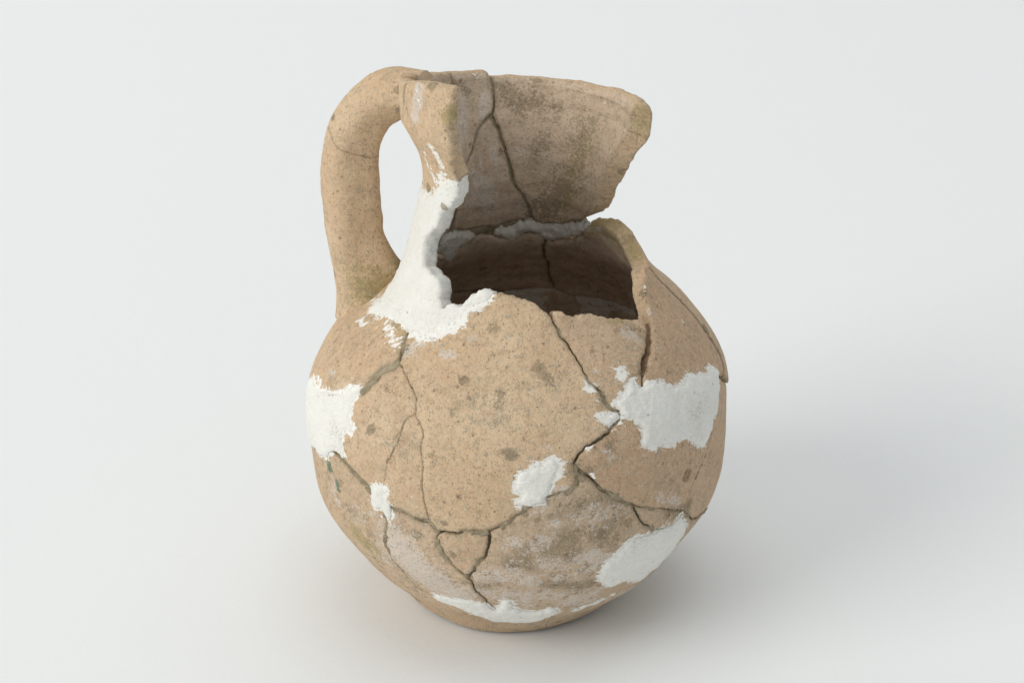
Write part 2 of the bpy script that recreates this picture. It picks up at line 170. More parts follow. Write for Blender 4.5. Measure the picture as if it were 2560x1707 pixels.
STAINS_AND_SHADE = [
  ('w','o',[[-34.3,4.54],[-31.2,4.068],[-26.1,3.508],[-20.1,2.987]],0.75,0.95),
  ('w','o',[[-35.8,4.97],[-29.5,4.615]],0.5,0.6),
  ('w','o',[[-9.2,3.974],[-2.4,4.088],[1.6,3.873]],0.5,0.55),
  ('w','o',[[-2.2,5.386],[1.6,5.224],[6.9,5.447]],0.35,0.45),
  ('w','o',[[15.9,4.487],[20.0,4.61],[21.9,4.438]],0.4,0.55),
  ('w','o',[[12.3,5.995],[17.9,6.088],[23.8,5.935]],0.45,0.4),
  ('w','o',[[6.9,5.863],[9.2,5.939]],0.2,0.5),
  ('w','o',[[2.7,6.303],[5.4,6.486]],0.25,0.35),
  ('w','o',[[9.7,3.916],[17.2,4.014],[4.7,4.61]],0.35,0.42),
  ('w','o',[[35.9,1.803],[48.2,1.648]],0.3,0.45),
  ('w','o',[[-5.7,3.028],[5.5,2.797],[21.1,2.352]],0.7,0.5),
  ('p','o',[[19.4,1.699],[24.8,1.828],[31.7,2.039]],0.25,0.7),
  ('w','o',[[38.0,5.987],[45.1,5.503]],0.2,0.5),
  ('w','o',[[-58.8,5.203],[-57.5,4.958],[-58.3,5.556]],0.22,0.5),
  ('w','o',[[-43.4,3.635],[-40.4,3.526]],0.3,0.4),
  ('w','o',[[-44.2,5.182],[-48.5,5.125]],0.5,0.3),
  ('p','o',[[-59.5,9.936],[-52.1,9.885],[-65.3,10.027]],0.25,0.65),
  ('p','o',[[-95.5,9.871],[-78.5,10.181],[-75.5,9.993]],0.35,0.6),
  ('p','o',[[-83.7,9.523],[-82.5,9.667],[-79.1,9.59],[-76.9,9.72]],0.11,0.9),
  ('w','o',[[-44.0,9.843],[-41.5,10.1],[-36.4,10.28]],0.18,0.6),
  ('w','o',[[-29.0,10.031],[-25.6,10.105]],0.16,0.5),
  ('w','o',[[-20.8,10.484],[-18.7,10.534]],0.1,0.5),
  ('p','o',[[-77.9,8.016],[-73.0,8.096]],0.12,0.8),
  ('w','o',[[-71.3,8.584],[-68.5,8.589]],0.12,0.6),
  ('w','o',[[-82.4,7.377],[-65.1,8.102],[-53.5,8.688]],0.12,0.6),
  ('w','o',[[-52.1,17.412],[-53.5,17.081],[-57.5,16.543]],0.24,0.75),
  ('p','o',[[-54.4,17.337],[-52.4,17.021]],0.16,0.5),
  ('p','o',[[-45.7,15.842],[-43.8,15.608],[-42.9,15.224]],0.16,1.0),
  ('p','o',[[-56.6,15.416],[-61.0,14.858],[-54.2,14.725]],0.2,0.55),
  ('p','o',[[-42.9,14.916],[-52.5,14.542]],0.2,0.8),
  ('p','o',[[68.1,11.105],[68.7,10.976]],0.1,0.7),
  ('w','o',[[62.2,10.563],[61.3,10.484]],0.12,0.6),
  ('w','o',[[73.6,9.885]],0.08,0.7),
  ('w','o',[[43.3,10.396],[45.8,10.288]],0.25,0.4),
  ('w','o',[[5.7,8.257],[7.3,8.208]],0.12,0.4),
  ('w','o',[[8.4,6.99],[11.1,7.004]],0.14,0.6),
  ('p','o',[[16.9,8.064],[17.8,8.131]],0.07,0.9),
  ('p','o',[[17.6,7.361],[18.4,7.253]],0.07,0.9),
  ('w','o',[[21.8,7.935],[23.3,7.775]],0.16,0.5),
  ('p','o',[[33.4,9.643]],0.14,0.7),
  ('w','o',[[25.5,9.802]],0.08,0.5),
  ('p','i',[[206.3,16.285]],0.14,0.8),
  ('w','i',[[203.4,15.32],[201.4,15.142],[205.5,14.925]],0.28,0.6),
  ('w','i',[[219.6,15.437],[223.1,14.768],[227.2,14.464]],0.35,0.45),
  ('w','i',[[213.6,13.378],[199.3,12.392],[209.7,12.687]],0.5,0.5),
  ('w','i',[[198.1,13.842],[190.9,13.073]],0.3,0.4),
  ('w','i',[[179.3,13.911],[177.4,13.529]],0.3,0.45),
  ('p','i',[[189.4,16.026]],0.07,0.9),
  ('p','i',[[177.1,16.027]],0.08,0.7),
  ('p','i',[[161.9,16.075]],0.06,0.8),
  ('p','i',[[127.6,15.52]],0.08,0.9),
  ('w','i',[[140.4,11.469],[126.6,11.766]],0.15,0.5),
  ('d','i',[[187.2,15.491],[180.4,15.178],[169.3,15.184]],0.5,0.6),
  ('d','i',[[170.2,15.891]],0.25,0.6),
  ('d','i',[[157.6,14.774],[164.7,15.264]],0.4,0.45),
  ('d','i',[[164.3,14.123],[168.4,13.752]],0.4,0.5),
  ('d','i',[[137.1,14.322],[135.4,14.695],[134.7,13.733]],0.6,0.42),
  ('d','i',[[144.8,13.067],[155.4,12.408],[168.4,11.932]],0.7,0.55),
  ('d','i',[[204.1,12.418]],0.4,0.5),
  ('d','i',[[214.9,15.777],[218.1,15.983]],0.4,0.5),
  ('d','o',[[-13.0,10.77],[-10.2,10.818]],0.16,0.6),
  ('d','o',[[6.2,9.982],[8.5,9.819],[9.2,9.691]],0.2,0.7),
  ('d','o',[[-5.0,10.034]],0.16,0.4),
  ('d','o',[[-6.3,9.412],[-7.0,9.221]],0.2,0.5),
  ('d','o',[[-20.3,9.497]],0.05,0.9),
  ('d','o',[[-20.1,8.916]],0.09,0.7),
  ('d','o',[[26.6,10.209]],0.1,0.7),
  ('d','o',[[-43.5,9.055],[-40.1,9.044]],0.22,0.4),
  ('d','o',[[-15.7,6.766]],0.1,0.8),
  ('d','o',[[-18.0,6.15]],0.08,0.7),
  ('d','o',[[-17.8,4.732]],0.12,0.9),
  ('d','o',[[-4.4,8.115]],0.16,0.7),
  ('d','o',[[-22.7,7.788]],0.2,0.5),
  ('d','o',[[-34.7,8.083],[-32.7,8.055]],0.2,0.45),
  ('d','o',[[-27.7,5.161]],0.2,0.9),
  ('d','o',[[-32.7,5.304],[-35.2,5.155]],0.12,0.7),
  ('d','o',[[-24.7,3.68],[-20.1,3.54]],0.14,0.7),
  ('d','o',[[-30.6,4.847]],0.08,0.7),
  ('d','o',[[-52.0,5.051],[-48.6,5.012]],0.3,0.5),
  ('d','o',[[-40.7,4.755],[-45.6,4.279]],0.4,0.4),
  ('d','o',[[10.4,6.179],[15.5,6.445],[20.4,6.234]],0.4,0.5),
  ('d','o',[[24.7,5.857],[20.6,5.299],[22.8,4.86]],0.5,0.55),
  ('d','o',[[6.6,4.979],[12.4,5.478],[13.4,4.657]],0.45,0.6),
  ('d','o',[[0.0,5.07],[2.0,4.396],[-3.1,4.518]],0.35,0.6),
  ('d','o',[[7.0,3.663],[16.5,3.163],[19.4,3.316]],0.35,0.6),
  ('d','o',[[-3.6,2.899]],0.13,0.9),
  ('d','o',[[-7.3,3.702],[-10.5,3.412]],0.35,0.5),
  ('d','o',[[16.4,7.428],[14.8,7.321],[13.3,7.567]],0.28,0.8),
  ('d','o',[[20.3,6.536],[24.6,6.167]],0.25,0.6),
  ('d','o',[[42.2,5.326],[50.9,4.99]],0.3,0.6),
  ('d','o',[[23.1,7.909],[23.0,8.159]],0.25,0.6),
  ('d','o',[[46.1,7.339]],0.14,0.6),
  ('d','o',[[42.3,6.362]],0.2,0.3),
  ('d','o',[[42.4,9.536],[38.6,9.467]],0.2,0.6),
  ('d','o',[[44.8,10.46],[49.8,10.267]],0.25,0.5),
  ('d','o',[[65.1,11.031],[64.3,10.793]],0.14,0.7),
  ('d','o',[[50.2,9.246]],0.08,0.7),
  ('d','o',[[24.2,9.312],[25.6,9.058]],0.15,0.6),
  ('d','o',[[-63.1,8.994]],0.12,0.5),
  ('d','o',[[-79.4,10.031],[-61.0,10.242]],0.25,0.5),
  ('d','o',[[-67.9,17.253],[-70.1,16.779]],0.13,1.0),  # painted shade: stands in for the dark notch beside the handle
  ('d','o',[[-93.0,16.6],[-93.0,15.9]],0.2,1.0),  # same notch, its shade painted along the sherd's left edge
  ('y','o',[[-61.7,10.262],[-53.9,10.234]],0.25,0.7),
  ('y','o',[[-34.5,16.86],[-32.2,17.079]],0.18,0.9),
  ('y','o',[[-47.7,4.04],[-44.1,3.867],[-49.9,4.157]],0.4,0.8),
  ('y','o',[[39.1,10.732],[44.2,10.692]],0.12,0.8),
  ('y','o',[[28.9,8.659],[31.7,8.532]],0.14,0.5),
  ('y','i',[[142.0,11.5],[133.0,11.7],[120.0,11.9],[108.0,11.6],[98.0,11.35]],0.33,1.1),
  ('y','i',[[91.0,16.1],[94.0,15.3]],0.35,0.45),
  ('y','i',[[126.4,14.352],[139.7,13.511],[150.8,11.705]],0.45,0.4),
  ('g','o',[[-60.7,6.168],[-60.1,5.988]],0.18,1.0),
  ('g','o',[[-56.4,5.662],[-55.9,5.477]],0.15,1.0),
]
HANDLE_EDGE = [[(2.91, 16.98), (2.95, 15.77)], [(3.49, 17.05), (3.41, 15.63)], [(4.07, 17.01), (3.77, 15.4)], [(4.66, 16.74), (4.01, 15.22)], [(5.23, 16.28), (4.18, 14.94)], [(5.73, 15.66), (4.29, 14.61)], [(6.09, 14.83), (4.36, 14.31)], [(6.29, 13.96), (4.41, 13.75)], [(6.35, 13.26), (4.41, 13.19)], [(6.31, 12.3), (4.4, 12.5)], [(6.24, 11.46), (4.36, 11.71)], [(6.18, 11.17), (4.19, 11.43)], [(6.11, 10.64), (3.97, 10.99)], [(6.06, 10.15), (3.7, 10.73)], [(6.06, 9.51), (3.54, 10.12)], [(6.08, 8.77), (3.57, 9.34)]]
HANDLE_TH = -106


# ------------------------------------------------------------------ numpy noise
def _hash(ix, iy, iz, seed):
    h = (ix.astype(np.int64) * 374761393 + iy.astype(np.int64) * 668265263 + iz.astype(np.int64) * 2147483647 + seed * 1274126177) & 0xFFFFFFFF
    h = ((h ^ (h >> 13)) * 1274126177) & 0xFFFFFFFF
    h = ((h ^ (h >> 16)) * 2246822519) & 0xFFFFFFFF
    return ((h ^ (h >> 15)) & 0xFFFF) / 65535.0 * 2 - 1


def noise(P, freq, seed=0):
    q = np.asarray(P) * freq
    i = np.floor(q)
    f = q - i
    f = f * f * (3 - 2 * f)
    out = 0
    for a in (0, 1):
        wx = f[:, 0] if a else 1 - f[:, 0]
        for b in (0, 1):
            wy = f[:, 1] if b else 1 - f[:, 1]
            for c in (0, 1):
                wz = f[:, 2] if c else 1 - f[:, 2]
                out = out + wx * wy * wz * _hash(i[:, 0] + a, i[:, 1] + b, i[:, 2] + c, seed)
    return out


def fbm(P, freq, octaves=3, seed=0):
    s, a, t = 0, 1.0, 0
    for k in range(octaves):
        s = s + a * noise(P, freq * 2 ** k, seed + k * 17)
        t += a
        a *= 0.5
    return s / t


# ------------------------------------------------------------------ the jug's surface
PZ = np.array([p[0] for p in PROFILE])
PR = np.array([p[1] for p in PROFILE])
PA = np.array([p[2] for p in PROFILE])
ZF = np.linspace(PZ[0], PZ[-1], 600)


def _smooth(v):
    k = np.array([1, 4, 6, 4, 1]) / 16.0
    for _ in range(6):
        e = np.concatenate([[2 * v[0] - v[2], 2 * v[0] - v[1]], v, [2 * v[-1] - v[-2], 2 * v[-1] - v[-3]]])
        v = np.convolve(e, k, 'valid')
    return v


RF = _smooth(np.interp(ZF, PZ, PR))
AF = _smooth(np.interp(ZF, PZ, PA))
SF = np.concatenate([[0], np.cumsum(np.hypot(np.diff(RF), np.diff(ZF)))])


def radius(th, z):
    return np.interp(z, ZF, RF) + np.interp(z, ZF, AF) * np.sin(th)


def s_of_z(z):
    return np.interp(z, ZF, SF) + np.where(z > ZF[-1], z - ZF[-1], 0)


def z_of_s(s):
    return np.interp(s, SF, ZF) + np.where(s > SF[-1], s - SF[-1], 0)


def surf(th, z):
    r = radius(th, z)
    return np.stack([r * np.sin(th), -r * np.cos(th), z], -1)


def normal(th, z):
    e = 0.04
    a = surf(th + e, z) - surf(th - e, z)
    b = surf(th, z + e) - surf(th, np.maximum(z - e, 0))
    c = np.cross(a, b)
    return c / np.linalg.norm(c, axis=-1, keepdims=True)


def unwrap_to(th, ref):
    return th + 2 * np.pi * np.round((ref - th) / (2 * np.pi))


def resample(P, step):
    d = np.concatenate([[0], np.cumsum(np.linalg.norm(np.diff(P, axis=0), axis=1))])
    n = max(2, int(round(d[-1] / step)) + 1)
    t = np.linspace(0, d[-1], n)
    return np.stack([np.interp(t, d, P[:, k]) for k in range(P.shape[1])], -1)


def smooth_poly(tz):
    # Catmull-Rom through the traced points
    if len(tz) < 3:
        return tz
    p = np.vstack([2 * tz[0] - tz[1], tz, 2 * tz[-1] - tz[-2]])
    out = []
    for i in range(1, len(p) - 2):
        for t in np.linspace(0, 1, 6, endpoint=False):
            a, b, c, d = p[i - 1], p[i], p[i + 1], p[i + 2]
            m1, m2 = (c - a) * 0.35, (d - b) * 0.35
            h = t * t
            out.append((2 * t * h - 3 * h + 1) * b + (t * h - 2 * h + t) * m1 + (-2 * t * h + 3 * h) * c + (t * h - h) * m2)
    out.append(tz[-1])
    return np.array(out)


def rough_line(tz_deg, jitter, seed, step=0.05):
    """traced (degrees, z) points -> fine irregular line of (radians, z), end points kept"""
    tz = np.array(tz_deg, float)
    tz[:, 0] = np.radians(tz[:, 0])
    tz = smooth_poly(tz)
    th, z = tz[:, 0], tz[:, 1]
    P = np.concatenate([surf(th, z), tz], 1)
    d = np.concatenate([[0], np.cumsum(np.linalg.norm(np.diff(P[:, :3], axis=0), axis=1))])
    n = max(2, int(round(d[-1] / step)) + 1)
    t = np.linspace(0, d[-1], n)
    th, z = np.interp(t, d, tz[:, 0]), np.interp(t, d, tz[:, 1])
    if n < 4:
        return np.stack([th, z], -1)
    Q = surf(th, z)
    nn = normal(th, z)
    tg = np.gradient(Q, axis=0)
    sd = np.cross(nn, tg)
    sd /= np.linalg.norm(sd, axis=1, keepdims=True) + 1e-9
    env = np.minimum(1, np.minimum(np.arange(n), np.arange(n)[::-1]) * step / 0.25)
    off = (fbm(Q, 2.2, 4, seed) * 1.6 + noise(Q, 6.0, seed + 5) * 0.45 + noise(Q, 15.0, seed + 6) * 0.3) * jitter * env * 1.6
    Q2 = Q + sd * off[:, None]
    th2 = unwrap_to(np.arctan2(Q2[:, 0], -Q2[:, 1]), th)
    return np.stack([th2, np.maximum(Q2[:, 2], 0.0)], -1)


SEAM = {}
for i, (name, (pts, gap, jit, fill)) in enumerate(SEAMS.items()):
    SEAM[name] = (rough_line(pts, jit, 100 + i * 3), gap * .78, fill)


def tangent_side(th, z):
    Q = surf(th, z)
    tg = np.gradient(Q, axis=0)
    sd = np.cross(normal(th, z), tg)
    return Q, sd / (np.linalg.norm(sd, axis=1, keepdims=True) + 1e-9)


def shift(th, z, D):
    """move surface points by small 3-D vectors D, back on the surface"""
    Q = surf(th, z) + D
    return np.stack([unwrap_to(np.arctan2(Q[:, 0], -Q[:, 1]), th), np.maximum(Q[:, 2], 0.0)], -1)


def build_loop(names):
    """seams in order -> closed outline (radians, z), shrunk by each seam's gap"""
    segs = []
    first = SEAM[names[0]][0]
    second = SEAM[names[1]][0]

    def dist(a, b):
        e = np.array([np.sin(a[0] - b[0]) if abs(np.sin(a[0] - b[0])) > 1e-9 else 1 - np.cos(a[0] - b[0]), 0])
        d = abs(math.remainder(a[0] - b[0], 2 * math.pi))
        return d * 4 + abs(a[1] - b[1])
    end_d = min(dist(first[-1], second[0]), dist(first[-1], second[-1]))
    start_d = min(dist(first[0], second[0]), dist(first[0], second[-1]))
    cur = first if end_d <= start_d else first[::-1]
    segs.append((cur.copy(), SEAM[names[0]][1]))
    for nm in names[1:]:
        L = SEAM[nm][0]
        tail = segs[-1][0][-1]
        L = L if dist(L[0], tail) <= dist(L[-1], tail) else L[::-1]
        L = L.copy()
        L[:, 0] += 2 * np.pi * np.round((tail[0] - L[0, 0]) / (2 * np.pi))
        segs.append((L, SEAM[nm][1]))
    allp = np.concatenate([s[0][:-1] for s in segs])
    x, y = allp[:, 0] * 4, allp[:, 1]
    area2 = np.sum(x * np.roll(y, -1) - np.roll(x, -1) * y)
    sign = 1.0 if area2 > 0 else -1.0     # positive side = inside
    out, offs = [], []
    for L, g in segs:
        Q, sd = tangent_side(L[:, 0], L[:, 1])
        gv = g * np.clip(1.0 + 1.1 * fbm(Q, 1.6, 3, 4242), .25, 2.2)
        offs.append(sd * sign * gv[:, None])
    res, gaps = [], []
    m = len(segs)
    for k in range(m):
        L, g = segs[k]
        D = offs[k].copy()
        for end, other in ((0, offs[k - 1][-1]), (-1, offs[(k + 1) % m][0])):
            a, b = D[end].copy(), other
            la, lb = np.linalg.norm(a), np.linalg.norm(b)
            c = float(a @ b / (la * lb)) if la > 1e-6 and lb > 1e-6 else 0.0
            D[end] = (a + b) / max(0.6, 1 + c)
        res.append(shift(L[:, 0], L[:, 1], D)[:-1])
        gaps.append(np.full(len(L) - 1, g if g > 0 else -1.0))
    out = np.concatenate(res)
    gaps = np.concatenate(gaps)
    if sign < 0:
        out, gaps = out[::-1], gaps[::-1]
    return out, gaps


def inside_poly(px, py, X, Y):
    c = np.zeros(len(X), bool)
    x2, y2 = np.roll(px, -1), np.roll(py, -1)
    for a, b, d, e in zip(px, py, x2, y2):
        if b == e:
            continue
        k = ((b > Y) != (e > Y)) & (X < (d - a) * (Y - b) / (e - b) + a)
        c ^= k
    return c


def seg_dist(P, A, B):
    """distance of every 3-D point P to the polyline segments A-B (chunked)"""
    out = np.empty(len(P))
    AB = B - A
    L2 = np.sum(AB * AB, 1) + 1e-12
    for i in range(0, len(P), 1500):
        d = P[i:i + 1500, None] - A[None]
        t = np.clip(np.sum(d * AB[None], 2) / L2, 0, 1)
        d -= t[..., None] * AB[None]
        out[i:i + 1500] = np.sqrt(np.sum(d * d, 2).min(1))
    return out


def patch_mesh(outline, h, seed):
    """triangulate an outline of (radians, z): returns th, z, triangles, boundary count, distance to edge"""
    th, z = outline[:, 0], outline[:, 1]
    thc = th.mean()
    rc = float(radius(np.array([thc]), np.array([np.median(z)]))[0])
    s = s_of_z(z)
    u, v = (th - thc) * rc, s
    rng = np.random.default_rng(seed)
    xs = np.arange(u.min(), u.max(), h)
    ys = np.arange(v.min(), v.max(), h * 0.866)
    X, Y = np.meshgrid(xs, ys)
    X = X + (np.arange(len(ys)) % 2)[:, None] * h * 0.5
    X, Y = X.ravel() + rng.uniform(-.12, .12, X.size) * h, Y.ravel() + rng.uniform(-.12, .12, X.size) * h
    k = inside_poly(u, v, X, Y)
    X, Y = X[k], Y[k]
    B = surf(th, z)
    P = surf(X / rc + thc, z_of_s(Y))
    d = seg_dist(P, B, np.roll(B, -1, 0))
    k = d > h * 0.55
    X, Y = X[k], Y[k]
    nb = len(u)
    pts = [Vector((a, b)) for a, b in zip(np.concatenate([u, X]), np.concatenate([v, Y]))]
    r = delaunay_2d_cdt(pts, [], [list(range(nb))], 1, 1e-6, False)
    V = np.array([(p.x, p.y) for p in r[0]])
    tris = []
    for f in r[2]:
        if len(f) == 3:
            tris.append(tuple(f))
        else:
            for q in range(1, len(f) - 1):
                tris.append((f[0], f[q], f[q + 1]))
    T = np.array(tris)
    cen = (V[T[:, 0]] + V[T[:, 1]] + V[T[:, 2]]) / 3
    T = T[inside_poly(u, v, cen[:, 0], cen[:, 1])]
    # keep consistent winding
    a, b, c = V[T[:, 0]], V[T[:, 1]], V[T[:, 2]]
    ar = (b[:, 0] - a[:, 0]) * (c[:, 1] - a[:, 1]) - (b[:, 1] - a[:, 1]) * (c[:, 0] - a[:, 0])
    T[ar < 0] = T[ar < 0][:, ::-1]
    T = T[np.abs(ar) > 1e-9]
    # boundary edges
    E = np.concatenate([T[:, [0, 1]], T[:, [1, 2]], T[:, [2, 0]]])
    code = E[:, 0].astype(np.int64) * 1000000 + E[:, 1]
    rev = E[:, 1].astype(np.int64) * 1000000 + E[:, 0]
    bnd = E[~np.isin(code, rev)]
    vth, vz = V[:, 0] / rc + thc, z_of_s(V[:, 1])
    P = surf(vth, vz)
    d = seg_dist(P, P[bnd[:, 0]], P[bnd[:, 1]])
    return vth, vz, T, bnd, d


# ------------------------------------------------------------------ wear attributes, with some painted notch shade
def stroke_pts(pts):
    tz = np.array(pts, float)
    return np.radians(tz[:, 0]), tz[:, 1]


STROKES = []
for ch, side, pts, rad, stg in STAINS_AND_SHADE:
    th, z = stroke_pts(pts)
    P = surf(th, z)
    if len(P) == 1:
        P = np.vstack([P, P + 1e-4])
    STROKES.append((ch, side, P, rad * 1.12, min(stg * 1.25, 1.1)))
SMEAR_EDGES = []


def wear_values(P, side):
    """P on the nominal outer surface; returns dict of per-vertex masks"""
    out = {c: np.zeros(len(P)) for c in 'wdygp'}
    for ch, sd, S, rad, stg in STROKES:
        if sd != side:
            continue
        c = S.mean(0)
        R = np.linalg.norm(S - c, axis=1).max() + rad * 2.2
        near = np.linalg.norm(P - c, axis=1) < R
        if not near.any():
            continue
        d = seg_dist(P[near], S[:-1], S[1:])
        out[ch][near] = np.maximum(out[ch][near], stg * np.exp(-(d / rad) ** 2 * 1.1))
    return out


def smear_values(P):
    out = np.zeros(len(P))
    pth = np.arctan2(P[:, 0], -P[:, 1])
    for A, B, L in SMEAR_EDGES:
        c = A.mean(0)
        R = np.linalg.norm(A - c, axis=1).max() + 0.8
        near = np.linalg.norm(P - c, axis=1) < R
        if near.any():
            d = seg_dist(P[near], A, B)
            q = unwrap_to(pth[near], L[:, 0].mean())
            ins = inside_poly(L[:, 0], L[:, 1], q, P[near][:, 2])
            out[near] = np.maximum(out[near], np.where(ins, 1.6, np.exp(-d / 0.13)))
    return out


def new_mesh(name, V, faces, mat, parent, attrs=None, smooth=True, sharp=None):
    me = bpy.data.meshes.new(name)
    me.from_pydata((np.asarray(V) * CM).tolist(), [], faces)
    me.materials.append(mat)
    me.polygons.foreach_set('use_smooth', [smooth] * len(me.polygons))
    if attrs:
        for k, a in attrs.items():
            at = me.attributes.new(k, 'FLOAT_COLOR', 'POINT')
            at.data.foreach_set('color', np.ascontiguousarray(a, dtype=np.float32).ravel())
    me.update()
    bm = bmesh.new()
    bm.from_mesh(me)
    bmesh.ops.recalc_face_normals(bm, faces=bm.faces)
    bm.to_mesh(me)
    bm.free()
    o = bpy.data.objects.new(name, me)
    col.objects.link(o)
    o.parent = parent
    return o


def tag(o, label=None, cat=None, kind=None):
    if label:
        o['label'] = label
    if cat:
        o['category'] = cat
    if kind:
        o['kind'] = kind
    return o


# ------------------------------------------------------------------ materials
class NT:
    def __init__(s, name):
        s.m = bpy.data.materials.new(name)
        s.m.use_nodes = True
        s.t = s.m.node_tree
        s.bsdf = s.t.nodes['Principled BSDF']
        s.co = s.node('ShaderNodeTexCoord').outputs['Object']

    def node(s, kind, **kw):
        n = s.t.nodes.new(kind)
        for k, v in kw.items():
            setattr(n, k, v)
        return n

    def link(s, a, b):
        if isinstance(a, (int, float)):
            b.default_value = a
        elif isinstance(a, tuple):
            b.default_value = a if len(a) == 4 else (*a, 1)
        else:
            s.t.links.new(a, b)

    def noise(s, scale, detail=4, rough=.55, co=None, out='Fac', dist=0.0):
        n = s.node('ShaderNodeTexNoise')
        n.inputs['Scale'].default_value = scale
        n.inputs['Detail'].default_value = detail
        n.inputs['Roughness'].default_value = rough
        n.inputs['Distortion'].default_value = dist
        s.link(co or s.co, n.inputs['Vector'])
        return n.outputs[out]

    def voronoi(s, scale, rand=1.0, co=None):
        n = s.node('ShaderNodeTexVoronoi')
        n.inputs['Scale'].default_value = scale
        n.inputs['Randomness'].default_value = rand
        s.link(co or s.co, n.inputs['Vector'])
        return n.outputs['Distance'], n.outputs['Color']

    def math(s, op, a, b=0.0, c=None, clamp=False):
        n = s.node('ShaderNodeMath', operation=op, use_clamp=clamp)
        s.link(a, n.inputs[0])
        s.link(b, n.inputs[1])
        if c is not None:
            s.link(c, n.inputs[2])
        return n.outputs[0]

    def step(s, v, lo, hi, a=0.0, b=1.0):
        n = s.node('ShaderNodeMapRange', interpolation_type='SMOOTHSTEP')
        s.link(v, n.inputs['Value'])
        n.inputs['From Min'].default_value = lo
        n.inputs['From Max'].default_value = hi
        n.inputs['To Min'].default_value = a
        n.inputs['To Max'].default_value = b
        return n.outputs['Result']

    def mix(s, f, a, b, blend='MIX'):
        n = s.node('ShaderNodeMix', data_type='RGBA', blend_type=blend)
        s.link(f, n.inputs['Factor'])
        s.link(a, n.inputs[6])
        s.link(b, n.inputs[7])
        return n.outputs[2]

    def attr(s, name):
        n = s.node('ShaderNodeAttribute', attribute_name=name)
        q = s.node('ShaderNodeSeparateColor')
        s.t.links.new(n.outputs['Color'], q.inputs[0])
        return q.outputs[0], q.outputs[1], q.outputs[2], n.outputs['Alpha']

    def sep(s, c):
        q = s.node('ShaderNodeSeparateColor')
        s.t.links.new(c, q.inputs[0])
        return q.outputs[0], q.outputs[1], q.outputs[2]

    def bump(s, h, strength, dist, prev=None):
        n = s.node('ShaderNodeBump')
        s.link(strength, n.inputs['Strength'])
        n.inputs['Distance'].default_value = dist
        s.link(h, n.inputs['Height'])
        if prev is not None:
            s.t.links.new(prev, n.inputs['Normal'])
        return n.outputs[0]


